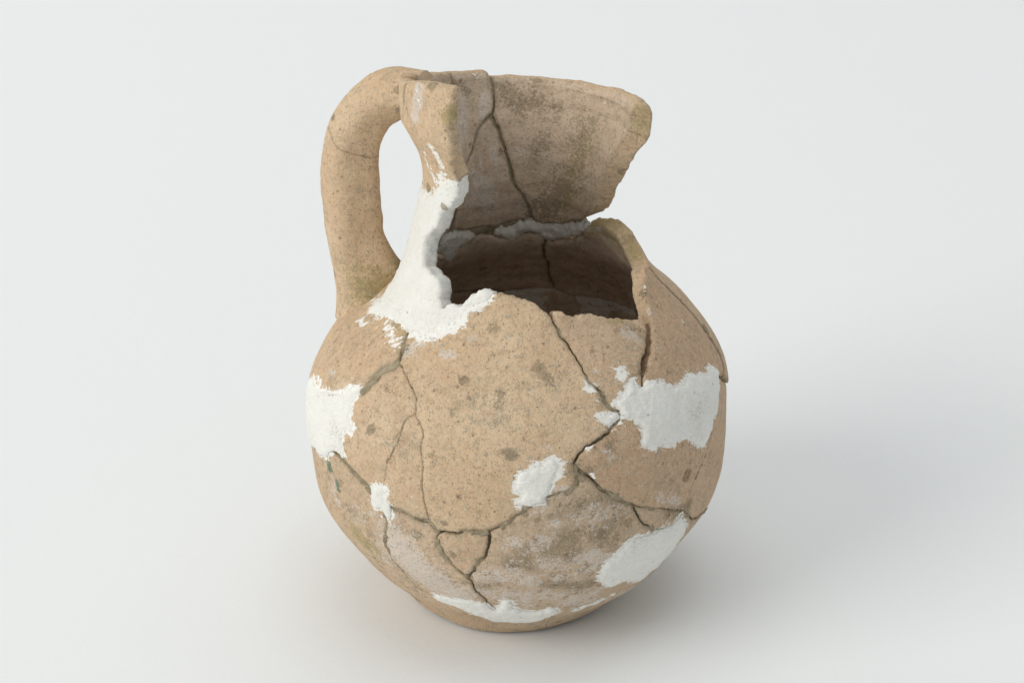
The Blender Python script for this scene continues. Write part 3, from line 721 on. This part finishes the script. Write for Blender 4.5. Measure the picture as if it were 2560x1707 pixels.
def clay_material():
    s = NT('fired_clay')
    white, dark, yellow, crack = s.attr('wear')
    smear, inner, green, fract = s.attr('wear2')
    n_big = s.noise(45, 5, .6)
    n_mid = s.noise(190, 6, .65)
    n_fin = s.noise(700, 5, .7)
    n_gr = s.noise(2600, 3, .7)
    ge = s.node('ShaderNodeVectorMath', operation='ADD')
    gf = s.node('ShaderNodeVectorMath', operation='SCALE')
    s.link(s.noise(700, 3, .6, out='Color'), gf.inputs[0])
    gf.inputs['Scale'].default_value = .0026
    s.link(s.co, ge.inputs[0])
    s.link(gf.outputs[0], ge.inputs[1])
    gw_early = ge.outputs[0]
    base = s.mix(s.step(n_big, .33, .68), (.670, .468, .298), (.765, .583, .402))
    base = s.mix(s.step(n_mid, .40, .66, 0, .6), base, (.60, .405, .26))
    base = s.mix(s.step(s.noise(95, 4, .6), .52, .70, 0, .5), base, (.58, .455, .30))
    tr, tg_, ty, _ = s.attr('tint')
    base = s.mix(s.math('MULTIPLY', tr, .75), base, s.mix(n_mid, (.51, .32, .20), (.63, .415, .27)))
    base = s.mix(s.math('MULTIPLY', tg_, .55), base, s.mix(n_mid, (.43, .345, .25), (.60, .49, .37)))
    base = s.mix(s.math('MULTIPLY', ty, .35), base, s.mix(n_mid, (.67, .485, .28), (.77, .60, .39)))
    mot = s.noise(260, 5, .75, dist=.6)
    base = s.mix(s.step(mot, .53, .63, 0, .45), base, (.43, .325, .225))
    base = s.mix(s.step(mot, .45, .36, 0, .4), base, (.70, .53, .38))
    patchy = s.math('MULTIPLY', s.step(s.noise(70, 3, .5), .52, .62), s.step(s.noise(420, 5, .75), .46, .60))
    base = s.mix(s.math('MULTIPLY', patchy, .6), base, (.40, .335, .235))
    d5, c5 = s.voronoi(270, co=gw_early)
    r5, g5, b5 = s.sep(c5)
    freck = s.math('MULTIPLY', s.step(s.math('SUBTRACT', d5, s.math('MULTIPLY', g5, .25)), .30, .10), s.step(r5, .45, .5))
    base = s.mix(s.math('MULTIPLY', freck, s.math('MULTIPLY', tg_, .8)), base, s.mix(b5, (.25, .17, .105), (.34, .27, .18)))
    fleck = s.math('MULTIPLY', s.step(s.noise(620, 6, .8), .58, .68), tg_)
    base = s.mix(s.math('MULTIPLY', fleck, .7), base, (.72, .64, .55))
    # inside: clay in a greyer brown tone
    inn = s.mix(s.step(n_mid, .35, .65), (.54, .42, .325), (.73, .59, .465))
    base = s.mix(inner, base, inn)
    # fracture faces: a little lighter and more orange
    base = s.mix(s.math('MULTIPLY', fract, .65), base, s.mix(n_mid, (.60, .40, .24), (.74, .55, .36)))
    base = s.mix(s.step(n_fin, .50, .66, 0, .6), base, (.74, .575, .40))
    base = s.mix(s.step(n_fin, .46, .30, 0, .6), base, (.40, .265, .155))
    # grain
    base = s.mix(s.step(n_gr, .54, .70, 0, .35), base, (.76, .62, .45))
    base = s.mix(s.step(n_gr, .45, .30, 0, .35), base, (.30, .19, .11))
    # pale temper grains, two sizes, uneven outlines
    gw = s.node('ShaderNodeVectorMath', operation='ADD')
    gs = s.node('ShaderNodeVectorMath', operation='SCALE')
    s.link(s.noise(1500, 2, .6, out='Color'), gs.inputs[0])
    gs.inputs['Scale'].default_value = .0009
    s.link(s.co, gw.inputs[0])
    s.link(gs.outputs[0], gw.inputs[1])
    d1, c1 = s.voronoi(1150, co=gw.outputs[0])
    r1, g1, b1 = s.sep(c1)
    grain = s.math('MULTIPLY', s.step(s.math('SUBTRACT', d1, s.math('MULTIPLY', g1, .26)), .22, .06), s.step(r1, .50, .56))
    d4, c4 = s.voronoi(520, co=gw.outputs[0])
    r4, g4, b4 = s.sep(c4)
    grain2 = s.math('MULTIPLY', s.step(s.math('SUBTRACT', d4, s.math('MULTIPLY', g4, .16)), .16, .06), s.step(r4, .84, .87))
    grain = s.math('MAXIMUM', grain, grain2)
    base = s.mix(s.math('MULTIPLY', grain, s.math('MULTIPLY_ADD', b1, .55, .15)), base, (.78, .69, .55))
    # dark pits
    d2, c2 = s.voronoi(700, co=gw.outputs[0])
    r2, g2, b2 = s.sep(c2)
    pit = s.math('MULTIPLY', s.step(s.math('SUBTRACT', d2, s.math('MULTIPLY', g2, .2)), .16, .04), s.step(r2, .86, .90))
    base = s.mix(s.math('MULTIPLY', pit, s.math('MULTIPLY_ADD', b2, .5, .15)), base, (.22, .15, .095))
    # round grey brown spall marks
    co = s.node('ShaderNodeVectorMath', operation='ADD')
    s.link(s.co, co.inputs[0])
    wob = s.node('ShaderNodeVectorMath', operation='SCALE')
    s.link(s.noise(500, 2, .5, out='Color'), wob.inputs[0])
    wob.inputs['Scale'].default_value = .0022
    s.link(wob.outputs[0], co.inputs[1])
    d3, c3 = s.voronoi(95, co=co.outputs[0])
    r3, g3, b3 = s.sep(c3)
    size = s.math('MULTIPLY_ADD', g3, .16, .05)
    spot = s.math('MULTIPLY', s.step(s.math('SUBTRACT', d3, size), .05, -.03), s.step(r3, .54, .56))
    spot = s.math('MULTIPLY', spot, s.step(n_fin, .35, .6, .45, .95))
    base = s.mix(spot, base, s.mix(b3, (.27, .18, .11), (.30, .255, .18)))
    # attribute stains and painted notch shade, broken up by noise
    nz = s.noise(330, 6, .7)
    nz2 = s.noise(1100, 4, .7)
    nz3 = s.noise(160, 5, .65)
    nzz = s.math('MULTIPLY_ADD', nz2, .45, s.math('MULTIPLY_ADD', nz3, .2, s.math('MULTIPLY', nz, .35)))

    def cover(a, soft=.16, bias=.0):
        v = s.math('ADD', a, s.math('MULTIPLY', s.math('SUBTRACT', nzz, .5), 5.0))
        return s.step(v, .5 - soft + bias, .5 + soft + bias)
    base = s.mix(s.math('MULTIPLY', cover(dark, .22), .55), base, (.205, .160, .100))
    base = s.mix(s.math('MULTIPLY', cover(yellow, .35), .7), base, (.42, .335, .16))
    base = s.mix(s.math('MULTIPLY', cover(green, .2), .8), base, (.10, .20, .135))
    dirt = s.math('MULTIPLY', crack, s.math('MULTIPLY', s.step(nz, .3, .62, .4, 1.0), s.step(nz3, .36, .56, .35, 1.0)))
    base = s.mix(dirt, base, s.mix(n_fin, (.28, .23, .145), (.50, .43, .31)))
    wcol = s.mix(n_fin, (.66, .55, .46), (.80, .74, .67))
    base = s.mix(s.math('MULTIPLY', cover(white, .18), .78), base, wcol)
    # brushed out plaster round the fills
    mp = s.node('ShaderNodeMapping')
    mp.inputs['Rotation'].default_value = (.2, .7, .3)
    mp.inputs['Scale'].default_value = (.35, 1.6, 1.6)
    s.link(s.co, mp.inputs['Vector'])
    brush = s.noise(520, 6, .7, co=mp.outputs[0])
    v = s.math('ADD', smear, s.math('MULTIPLY', s.math('SUBTRACT', brush, .5), 2.9))
    smask = s.step(v, .50, .66)
    base = s.mix(s.math('MULTIPLY', smask, .97), base, s.mix(s.step(n_fin, .35, .6), (.80, .785, .73), (.88, .87, .825)))
    s.link(base, s.bsdf.inputs['Base Color'])
    s.bsdf.inputs['Roughness'].default_value = .9
    s.bsdf.inputs['Specular IOR Level'].default_value = .15
    calm = s.math('MULTIPLY_ADD', smask, -.75, 1.0)
    b = s.bump(n_mid, s.math('MULTIPLY', calm, .75), .0012)
    b = s.bump(n_fin, s.math('MULTIPLY', calm, .85), .0006, b)
    b = s.bump(n_gr, s.math('MULTIPLY', calm, .8), .00025, b)
    b = s.bump(s.math('SUBTRACT', grain, pit), .9, .0003, b)
    b = s.bump(s.step(mot, .50, .66), -.5, .0005, b)
    s.link(b, s.bsdf.inputs['Normal'])
    return s.m


def plaster_material():
    s = NT('white_plaster')
    edge, dirtm, tan, _ = s.attr('wear')
    n1 = s.noise(120, 5, .6)
    n2 = s.noise(520, 6, .7)
    mp = s.node('ShaderNodeMapping')
    mp.inputs['Rotation'].default_value = (.3, .5, .4)
    mp.inputs['Scale'].default_value = (1, 6, 6)
    s.link(s.co, mp.inputs['Vector'])
    st = s.noise(160, 4, .6, co=mp.outputs[0])
    base = s.mix(s.step(n1, .35, .65), (.85, .835, .78), (.885, .875, .83))
    base = s.mix(s.step(n2, .56, .76, 0, .22), base, (.60, .575, .51))
    base = s.mix(s.step(st, .55, .75, 0, .22), base, (.62, .60, .55))
    base = s.mix(s.step(s.math('MULTIPLY', s.noise(70, 3, .5), s.noise(1300, 4, .75)), .34, .42, 0, .45), base, (.40, .36, .28))
    d, c = s.voronoi(330)
    r, g, b_ = s.sep(c)
    pit = s.math('MULTIPLY', s.step(d, .20, .08), s.step(r, .86, .9))
    base = s.mix(s.math('MULTIPLY', pit, .6), base, (.36, .32, .25))
    base = s.mix(s.math('MULTIPLY', tan, s.step(n1, .2, .8, .5, .95)), base, s.mix(n2, (.42, .34, .25), (.62, .55, .43)))
    v = s.math('ADD', edge, s.math('MULTIPLY', s.math('SUBTRACT', n2, .5), 2.0))
    base = s.mix(s.math('MULTIPLY', s.step(v, .75, 1.2), .5), base, (.56, .48, .37))
    v = s.math('ADD', dirtm, s.math('MULTIPLY', s.math('SUBTRACT', n2, .5), 2.4))
    base = s.mix(s.math('MULTIPLY', s.step(v, .55, .85), .75), base, (.30, .25, .18))
    s.link(base, s.bsdf.inputs['Base Color'])
    s.bsdf.inputs['Roughness'].default_value = .85
    s.bsdf.inputs['Specular IOR Level'].default_value = .1
    b = s.bump(st, .8, .0007)
    b = s.bump(n2, .8, .0005, b)
    b = s.bump(s.noise(1900, 4, .7), .7, .0002, b)
    b = s.bump(pit, -.6, .0003, b)
    s.link(b, s.bsdf.inputs['Normal'])
    return s.m


def filler_material():
    s = NT('sandy_joint_filler')
    n1 = s.noise(260, 6, .7)
    n2 = s.noise(1400, 4, .7)
    base = s.mix(s.step(n1, .3, .7), (.24, .195, .125), (.44, .37, .26))
    base = s.mix(s.step(n2, .55, .75, 0, .7), base, (.56, .50, .37))
    base = s.mix(s.step(n2, .42, .28, 0, .7), base, (.11, .085, .05))
    s.link(base, s.bsdf.inputs['Base Color'])
    s.bsdf.inputs['Roughness'].default_value = .95
    s.bsdf.inputs['Specular IOR Level'].default_value = .1
    b = s.bump(n1, .8, .0010)
    b = s.bump(n2, .8, .0004, b)
    s.link(b, s.bsdf.inputs['Normal'])
    return s.m


def paper_material():
    s = NT('white_paper')
    n = s.noise(900, 3, .6)
    base = s.mix(s.step(n, .3, .7), (.842, .857, .862), (.857, .872, .877))
    s.link(base, s.bsdf.inputs['Base Color'])
    s.bsdf.inputs['Roughness'].default_value = .9
    s.bsdf.inputs['Specular IOR Level'].default_value = .1
    s.link(s.bump(s.noise(650, 3, .6), .15, .0003), s.bsdf.inputs['Normal'])
    return s.m


CLAY, PLASTER, FILLER, PAPER = clay_material(), plaster_material(), filler_material(), paper_material()

# ------------------------------------------------------------------ backdrop: a white paper sweep
bm = bmesh.new()
prof = [(-3.0, 0.0), (-1.0, 0.0), (0.0, 0.0), (0.8, 0.0)]
for k in range(1, 25):
    a = k / 24 * math.pi / 2
    prof.append((0.8 + 0.9 * math.sin(a), 0.9 - 0.9 * math.cos(a)))
prof.append((1.7, 3.0))
rows = []
for (y, z) in prof:
    rows.append([bm.verts.new((x, y, z)) for x in (-3.0, -1.0, 1.0, 3.0)])
for a, b in zip(rows[:-1], rows[1:]):
    for i in range(3):
        bm.faces.new((a[i], a[i + 1], b[i + 1], b[i])).smooth = True
me = bpy.data.meshes.new('ground')
bm.to_mesh(me)
bm.free()
me.materials.append(PAPER)
ground = bpy.data.objects.new('ground', me)
col.objects.link(ground)
tag(ground, 'plain white paper sweep under and behind the broken jug', 'backdrop', 'structure')

# ------------------------------------------------------------------ the jug
jug = bpy.data.objects.new('broken_jug', None)
col.objects.link(jug)
tag(jug, 'broken round clay jug mended with white plaster on white paper', 'jug')

# outlines of the plaster first: the clay carries brush smears round them
PATCH_OUT = []
for i, (pts, side, rise, thick, label) in enumerate(PATCHES):
    pts = [list(p) for p in pts]
    L = rough_line(pts + [pts[0]], (.06 if side == 'out' else .07), 900 + i * 7, .05)[:-1]
    PATCH_OUT.append(L)
    if side == 'out':
        B = surf(L[:, 0], L[:, 1])
        SMEAR_EDGES.append((B, np.roll(B, -1, 0), L))


# each sherd fired and aged a little differently: red, grey, yellow
TINT = {0: (0.1, 0.0, 0.5), 1: (0.15, 0.05, 0.3), 2: (0.05, 0.0, 0.2), 3: (0.0, 0.0, 0.6), 4: (0.35, 0.1, 0.2), 5: (0.95, 0.15, 0), 6: (0.9, 0.15, 0.1), 7: (0.5, 0.35, 0), 8: (0.4, 0.9, 0), 9: (0.4, 0.8, 0), 10: (0.2, 0.2, 0.2), 11: (0.3, 0.6, 0), 12: (0.15, 0.55, 0.1), 13: (0.4, 0.3, 0), 14: (0.4, 0.3, 0), 15: (0.3, 0.3, 0), 16: (0.1, 0, 0.5), 17: (0.5, 0.5, 0), 18: (0.5, 0.8, 0), 19: (0.6, 0.7, 0), 20: (0.1, 0.2, 0.5)}


def make_sherd(name, label, seams, thick, lift, h, idx):
    L, gaps = build_loop(seams)
    th, z, T, bnd, d = patch_mesh(L, h, 40 + idx)
    P, N = surf(th, z), normal(th, z)
    n = len(P)
    rng = random.Random(idx * 11 + 3)
    c = P.mean(0)
    tilt = np.array([rng.uniform(-1, 1) for _ in range(3)]) * (0 if idx in (8, 12) else .011)
    lowf = fbm(P, .55, 3, 7) * .05 + fbm(P, 2.2, 3, 21) * .014
    wob = (P - c) @ tilt + lift
    # worn, chipped arrises
    OL = surf(L[:, 0], L[:, 1])
    vg = np.zeros(n)
    for i in range(0, n, 1500):
        vg[i:i + 1500] = gaps[((P[i:i + 1500, None] - OL[None]) ** 2).sum(2).argmin(1)]
    opened = vg < 0
    tight = np.clip(vg / .06, 0, 1)
    wv = np.where(opened, .08, .02 + .055 * tight) * (1 + .5 * noise(P, 2.5, 60 + idx))
    e = np.clip(1 - d / wv, 0, 1)
    chip = np.clip(fbm(P, 3.6, 2, 300 + idx) - .12, 0, 1) * 1.2 * np.clip(1 - d / .2, 0, 1) * np.where(opened, 1, .25 + .75 * tight)
    # round the lips of the rim
    out = lowf + wob - np.where(opened, .045, .010 * np.clip(vg / .009, 0, 1) + .030 * tight) * (1 + .4 * noise(P, 4, 80 + idx)) * e ** 2 - .10 * chip
    inn = -thick + wob + fbm(P, .8, 3, 33) * .04 + .05 * e ** 2
    PO = P + N * out[:, None]
    PP, NN = P, N
    if 'n4_right' in seams:               # an oblique break: the inner skin stops short of the outer one
        O = SEAM['n4_right'][0]
        O = surf(O[:, 0], O[:, 1])
        back = .36 * np.clip(1 - seg_dist(P, O[:-1], O[1:]) / .9, 0, 1)
        th2 = th + back / radius(th, z)
        PP, NN = surf(th2, z), normal(th2, z)
    inn = inn + .010 * np.sin(z * 11 + 2 * noise(P, .8, 44)) * (d > .12)
    if 'n4_top' in seams or 'n2_top' in seams or 'n1_top' in seams:
        inn = inn + .10 * np.clip(1 - d / .24, 0, 1) ** 2 * np.clip((z - 15.2) / .5, 0, 1)
        PO = PO - N * (.03 * np.clip(1 - d / .2, 0, 1) ** 2 * np.clip((z - 15.2) / .5, 0, 1))[:, None]
    PI = PP + NN * inn[:, None]
    rim = 'n4_top' in seams or 'n2_top' in seams or 'n0_top' in seams or 'n1_top' in seams
    # walls
    order = {}
    for a, b in bnd:
        order[int(a)] = int(b)
    loop = [int(bnd[0][0])]
    while len(loop) <= len(order):
        nx = order.get(loop[-1])
        if nx is None or nx == loop[0]:
            break
        loop.append(nx)
    rows = 9
    V = [PO, PI]
    ids = [loop]
    cnt = 2 * n
    la = np.array(loop)
    tg = np.roll(PO[la], -1, 0) - np.roll(PO[la], 1, 0)
    sd = np.cross(N[la], tg)
    sd /= np.linalg.norm(sd, axis=1, keepdims=True) + 1e-9      # inward
    for k in range(1, rows):
        f = k / rows
        Q = PO[la] * (1 - f) + PI[la] * f
        amp = .035 * math.sin(math.pi * f)
        bulge = .0
        if rim:
            zt = z[la]
            bulge = np.where(zt > 15.6, -.06 * math.sin(math.pi * f), 0)
        Q = Q + sd * (amp * (.6 + 1.3 * fbm(Q, 3.2, 4, 500 + idx)) + bulge)[:, None]
        V.append(Q)
        ids.append(list(range(cnt, cnt + len(loop))))
        cnt += len(loop)
    ids.append([n + i for i in loop])
    V = np.concatenate(V)
    V[:, 2] = np.maximum(V[:, 2], .003)
    F = T.tolist() + (T[:, ::-1] + n).tolist()
    m = len(loop)
    for a, b in zip(ids[:-1], ids[1:]):
        for i in range(m):
            j = (i + 1) % m
            F.append((a[i], b[i], b[j], a[j]))
    wo, wi = wear_values(P, 'o'), wear_values(P, 'i')
    sm = np.maximum(smear_values(P), wo['p'] * .8)
    nw = cnt - 2 * n
    # open edges keep clean, mended joints hold dirt
    dw = np.where(opened, .05, .016 + .085 * tight)
    dd = np.exp(-(d / dw) ** 2) * np.where(opened, .2, (.5 + .25 * tight) * np.clip(vg / .009, 0, 1))
    dark_i = dd * .9

    def pack(a, b, w_):
        return np.concatenate([a, b, np.full(nw, w_) if np.isscalar(w_) else w_])
    A = np.zeros((cnt, 4))
    A[:, 0] = pack(wo['w'], wi['w'], 0.0)
    A[:, 1] = pack(wo['d'], wi['d'], .15)
    wy = np.tile(np.maximum(wo['y'], wi['y'])[la], rows - 1)
    A[:, 2] = pack(wo['y'], wi['y'], wy)
    wall_d = np.tile(np.where(dd[la] > .3, .75, .12), rows - 1)
    A[:, 3] = pack(dd, dark_i, wall_d)
    B = np.zeros((cnt, 4))
    B[:, 0] = pack(sm, wi['p'] * .7, 0.0)
    neck = 'neck' in name
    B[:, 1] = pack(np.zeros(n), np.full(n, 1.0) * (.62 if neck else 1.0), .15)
    B[:, 2] = pack(wo['g'], wo['g'] * 0, 0.0)
    B[:, 3] = pack(np.zeros(n), np.zeros(n), 1.0)
    C3 = np.zeros((cnt, 4))
    C3[:, 0], C3[:, 1], C3[:, 2] = TINT.get(idx, (.1, .1, 0))
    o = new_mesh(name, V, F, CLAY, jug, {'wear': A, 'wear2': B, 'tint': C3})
    if label:
        o['label'] = label
    return o


for idx, (name, label, seams, thick, lift, h) in enumerate(LOOPS):
    make_sherd(name, label, seams, thick, lift, h, idx)

# flat foot that closes the jug
def make_base():
    V, F = [], []
    rings = [(0, .01), (1.2, .012), (2.2, .015), (2.75, .03), (2.93, .12), (2.93, .35), (2.6, .5), (1.3, .5), (0, .5)]
    n = 72
    for r, z in rings:
        for k in range(n):
            a = 2 * math.pi * k / n
            V.append((r * math.sin(a), -r * math.cos(a), z))
    for i in range(len(rings) - 1):
        for k in range(n):
            j = (k + 1) % n
            F.append((i * n + k, i * n + j, (i + 1) * n + j, (i + 1) * n + k))
    V = np.array(V)
    A = np.zeros((len(V), 4))
    B = np.zeros((len(V), 4))
    B[:, 1] = (V[:, 2] > .3) * 1.0
    new_mesh('base', V, F, CLAY, jug, {'wear': A, 'wear2': B})


make_base()


# ------------------------------------------------------------------ handle
def make_handle():
    tha = math.radians(HANDLE_TH)
    hd = np.array([math.sin(tha), -math.cos(tha), 0])
    sd = np.array([math.cos(tha), math.sin(tha), 0])
    up = np.array([0, 0, 1.0])
    E = np.array(HANDLE_EDGE)              # outer and inner edge points in the handle's plane
    outer, inner = E[:, 0], E[:, 1]
    d = np.concatenate([[0], np.cumsum(np.linalg.norm(np.diff((outer + inner) / 2, axis=0), axis=1))])
    t = np.linspace(0, d[-1], 110)

    def curve(p):
        q = np.stack([np.interp(t, d, p[:, k]) for k in (0, 1)], -1)
        ker = np.hanning(13)
        ker /= ker.sum()
        for k in (0, 1):
            e = np.pad(q[:, k], 6, mode='reflect', reflect_type='odd')
            q[:, k] = np.convolve(e, ker, 'valid')
        return q
    outer, inner = curve(outer), curve(inner)
    c = (outer + inner) / 2
    half = np.linalg.norm(outer - inner, axis=1) / 2
    ax = (outer - inner) / (2 * half[:, None])
    u = t / d[-1]
    width = .86 + .30 * np.exp(-((u - 0) / .10) ** 2) + .45 * np.clip((u - .86) / .14, 0, 1) ** 2
    nseg = 56
    qa = np.linspace(0, 2 * np.pi, nseg, endpoint=False)
    rot = math.radians(38)
    cu, su = np.cos(qa - rot), np.sin(qa - rot)
    rr = (np.abs(cu) ** 3.8 + np.abs(su) ** 3.8) ** (-1 / 3.8)
    secx, secy = rr * np.cos(qa), rr * np.sin(qa)
    secx, secy = secx / np.abs(secx).max(), secy / np.abs(secy).max()
    cut = HANDLE_CUT = int(110 * .35)
    pieces = [(0, cut + 1, None), (cut, 110, None)]
    for pi, (i0, i1, _) in enumerate(pieces):
        V = []
        D = []
        for i in range(i0, i1):
            ctr = c[i, 0] * hd + c[i, 1] * up
            a3 = ax[i, 0] * hd + ax[i, 1] * up
            for k in range(nseg):
                px, py = secx[k], secy[k]
                # the break runs obliquely across the handle
                V.append(ctr + a3 * half[i] * px + sd * width[i] * py)
            D.append(min(i - i0 if pi else i1 - 1 - i, 9) * .11)
        V = np.array(V)
        m = i1 - i0
        D = np.repeat(np.array(D), nseg)
        ctrs = np.repeat(np.array([c[i, 0] * hd + c[i, 1] * up for i in range(i0, i1)]), nseg, 0)
        nr = V - ctrs
        nr /= np.linalg.norm(nr, axis=1, keepdims=True)
        end = np.clip(1 - D / .12, 0, 1)
        V = V + nr * (fbm(V, .7, 3, 5) * .09 + fbm(V, 2.6, 3, 9) * .022 - .012 * end ** 2)[:, None]
        # wavy break
        tg = np.repeat(np.gradient(np.stack([c[i, 0] * hd + c[i, 1] * up for i in range(i0, i1)]), axis=0), nseg, 0)
        tg /= np.linalg.norm(tg, axis=1, keepdims=True)
        w = np.clip(1 - D / .99, 0, 1)
        ang = np.tile(np.arange(nseg) * 2 * math.pi / nseg, m)
        V = V + tg * (w * (-.10 * np.cos(ang) + .05 * np.sin(ang) + .05 * noise(V * [1, 1, .2], 2.5, 77) + (.001 if pi else -.001)))[:, None]
        F = []
        for i in range(m - 1):
            for k in range(nseg):
                j = (k + 1) % nseg
                F.append((i * nseg + k, i * nseg + j, (i + 1) * nseg + j, (i + 1) * nseg + k))
        F.append(tuple(range(nseg))[::-1])
        F.append(tuple((m - 1) * nseg + k for k in range(nseg)))
        A = np.zeros((len(V), 4))
        B = np.zeros((len(V), 4))
        A[:, 3] = end * .45
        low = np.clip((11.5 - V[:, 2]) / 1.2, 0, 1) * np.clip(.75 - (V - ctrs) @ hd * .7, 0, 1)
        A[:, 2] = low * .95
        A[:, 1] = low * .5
        wo = wear_values(V, 'o')
        A[:, 0] = wo['w'] * .3
        A[:, 1] = np.maximum(A[:, 1], wo['d'])  # also brings the painted notch shade onto the handle
        C3 = np.zeros((len(V), 4))
        C3[:, 2] = .5
        new_mesh('handle', V, F, CLAY, jug, {'wear': A, 'wear2': B, 'tint': C3})['label'] = ('upper curved half of the mended handle', 'lower upright half of the mended handle')[pi]


make_handle()


# ------------------------------------------------------------------ white plaster fills
def make_patch(L, side, rise, thick, label, idx):
    th, z, T, bnd, d = patch_mesh(L, .055 if side == 'out' else .07, 700 + idx)
    P, N = surf(th, z), normal(th, z)
    n = len(P)
    rel = fbm(P, 2.0, 3, 800 + idx) * (.016 if thick else .014) + fbm(P, 6.0, 3, 850 + idx) * .02 + noise(P, 15, 880 + idx) * .012
    low = fbm(P, .55, 3, 7) * .05
    over = np.clip(d / (.16 + .10 * noise(P, 4.0, 910 + idx)), 0, 1)
    taper = over * over * (3 - 2 * over)
    if side == 'out':
        if thick:
            # blunt, lumpy edge where the plaster itself is the broken wall; feathered over the clay
            free = ((z > 11.15) | ((th > math.radians(-43)) & (z > 10.9))) & (th > math.radians(-66)) & (z < 14.6)
            k = np.where(free, np.clip(d / .12, 0, 1) ** .5 * .06 - .05, -.07 + .07 * taper)
        else:
            k = -.055 + .055 * taper
        out = low + rel + k + rise
        PO = P + N * out[:, None]
        dep = thick if thick else .22
        PI = P - N * dep + N * (low * .5)[:, None]
    else:
        out = -.55 - rise * (taper - .6) - rel * 2.5 + fbm(P, .8, 3, 33) * .04
        PO = P + N * out[:, None]
        PI = P + N * (-.55 + max(.15, thick))
    order = {int(a): int(b) for a, b in bnd}
    loop = [int(bnd[0][0])]
    while len(loop) <= len(order):
        nx = order.get(loop[-1])
        if nx is None or nx == loop[0]:
            break
        loop.append(nx)
    la = np.array(loop)
    m = len(loop)
    rows = 6
    V, ids, cnt = [PO, PI], [loop], 2 * n
    tg = np.roll(PO[la], -1, 0) - np.roll(PO[la], 1, 0)
    sd = np.cross(N[la], tg)
    sd /= np.linalg.norm(sd, axis=1, keepdims=True) + 1e-9
    for r in range(1, rows):
        f = r / rows
        Q = PO[la] * (1 - f) + PI[la] * f
        amp = (.07 if thick else .02) * math.sin(math.pi * f)
        Q = Q - sd * (amp * (.25 + 1.2 * fbm(Q, 4.5, 3, 870 + idx)))[:, None]
        V.append(Q)
        ids.append(list(range(cnt, cnt + m)))
        cnt += m
    ids.append([n + i for i in loop])
    V = np.concatenate(V)
    F = T.tolist() + (T[:, ::-1] + n).tolist()
    for a, b in zip(ids[:-1], ids[1:]):
        for i in range(m):
            j = (i + 1) % m
            F.append((a[i], b[i], b[j], a[j]))
    A = np.zeros((cnt, 4))
    edge = np.exp(-(d / .07) ** 2)
    if thick and side == 'out':
        edge = np.where(free, 0, edge)
    A[:n, 0] = edge
    A[2 * n:, 0] = .1
    dm = np.zeros(cnt)
    if label:
        spot = surf(np.radians(np.array([-46.5])), np.array([13.88]))[0]
        dm = np.exp(-(np.linalg.norm(V - spot, axis=1) / .20) ** 2) * 1.3
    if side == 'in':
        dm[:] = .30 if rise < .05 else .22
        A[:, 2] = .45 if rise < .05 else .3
    A[:, 1] = dm
    o = new_mesh('plaster_fill', V, F, PLASTER, jug, {'wear': A})
    if label:
        o['label'] = label
    return o


for i, (q, L) in enumerate(zip(PATCHES, PATCH_OUT)):
    make_patch(L, q[1], q[2], q[3], q[4], i)

# ------------------------------------------------------------------ sandy filler packed into the mended joints
for i, (name, (L, gap, fill)) in enumerate(SEAM.items()):
    if fill is None or len(L) < 4:
        continue
    th, z = L[:, 0], L[:, 1]
    Q, sd = tangent_side(th, z)
    hw = gap + .08
    V = []
    cols = 7
    n = len(L)
    for k in range(cols):
        f = (k / (cols - 1)) * 2 - 1
        S_ = shift(th, z, sd * (hw * f))
        P, N = surf(S_[:, 0], S_[:, 1]), normal(S_[:, 0], S_[:, 1])
        dep = fill * np.clip(.75 + 1.5 * fbm(P, .9, 2, 1300 + i), .15, 1.6) + .10 * fbm(P, 2.6, 3, 1000 + i) + .05 * noise(P, 9, 1100 + i) + .05 * noise(P, 16, 1200 + i) + .03 * f * f - fbm(P, .55, 3, 7) * .05
        dep = np.maximum(dep, .02)
        V.append(P - N * dep[:, None])
    for k in (cols - 1, 0):
        f = (k / (cols - 1)) * 2 - 1
        S_ = shift(th, z, sd * (hw * f))
        V.append(surf(S_[:, 0], S_[:, 1]) - normal(S_[:, 0], S_[:, 1]) * .46)
    V = np.concatenate(V)
    R_ = cols + 2
    F = []
    for r in range(R_):
        q = (r + 1) % R_
        for k in range(n - 1):
            F.append((r * n + k, r * n + k + 1, q * n + k + 1, q * n + k))
    F.append([r * n for r in range(R_)])
    F.append([r * n + n - 1 for r in range(R_)][::-1])
    V[:, 2] = np.maximum(V[:, 2], .02)
    new_mesh('joint_filler', V, F, FILLER, jug)
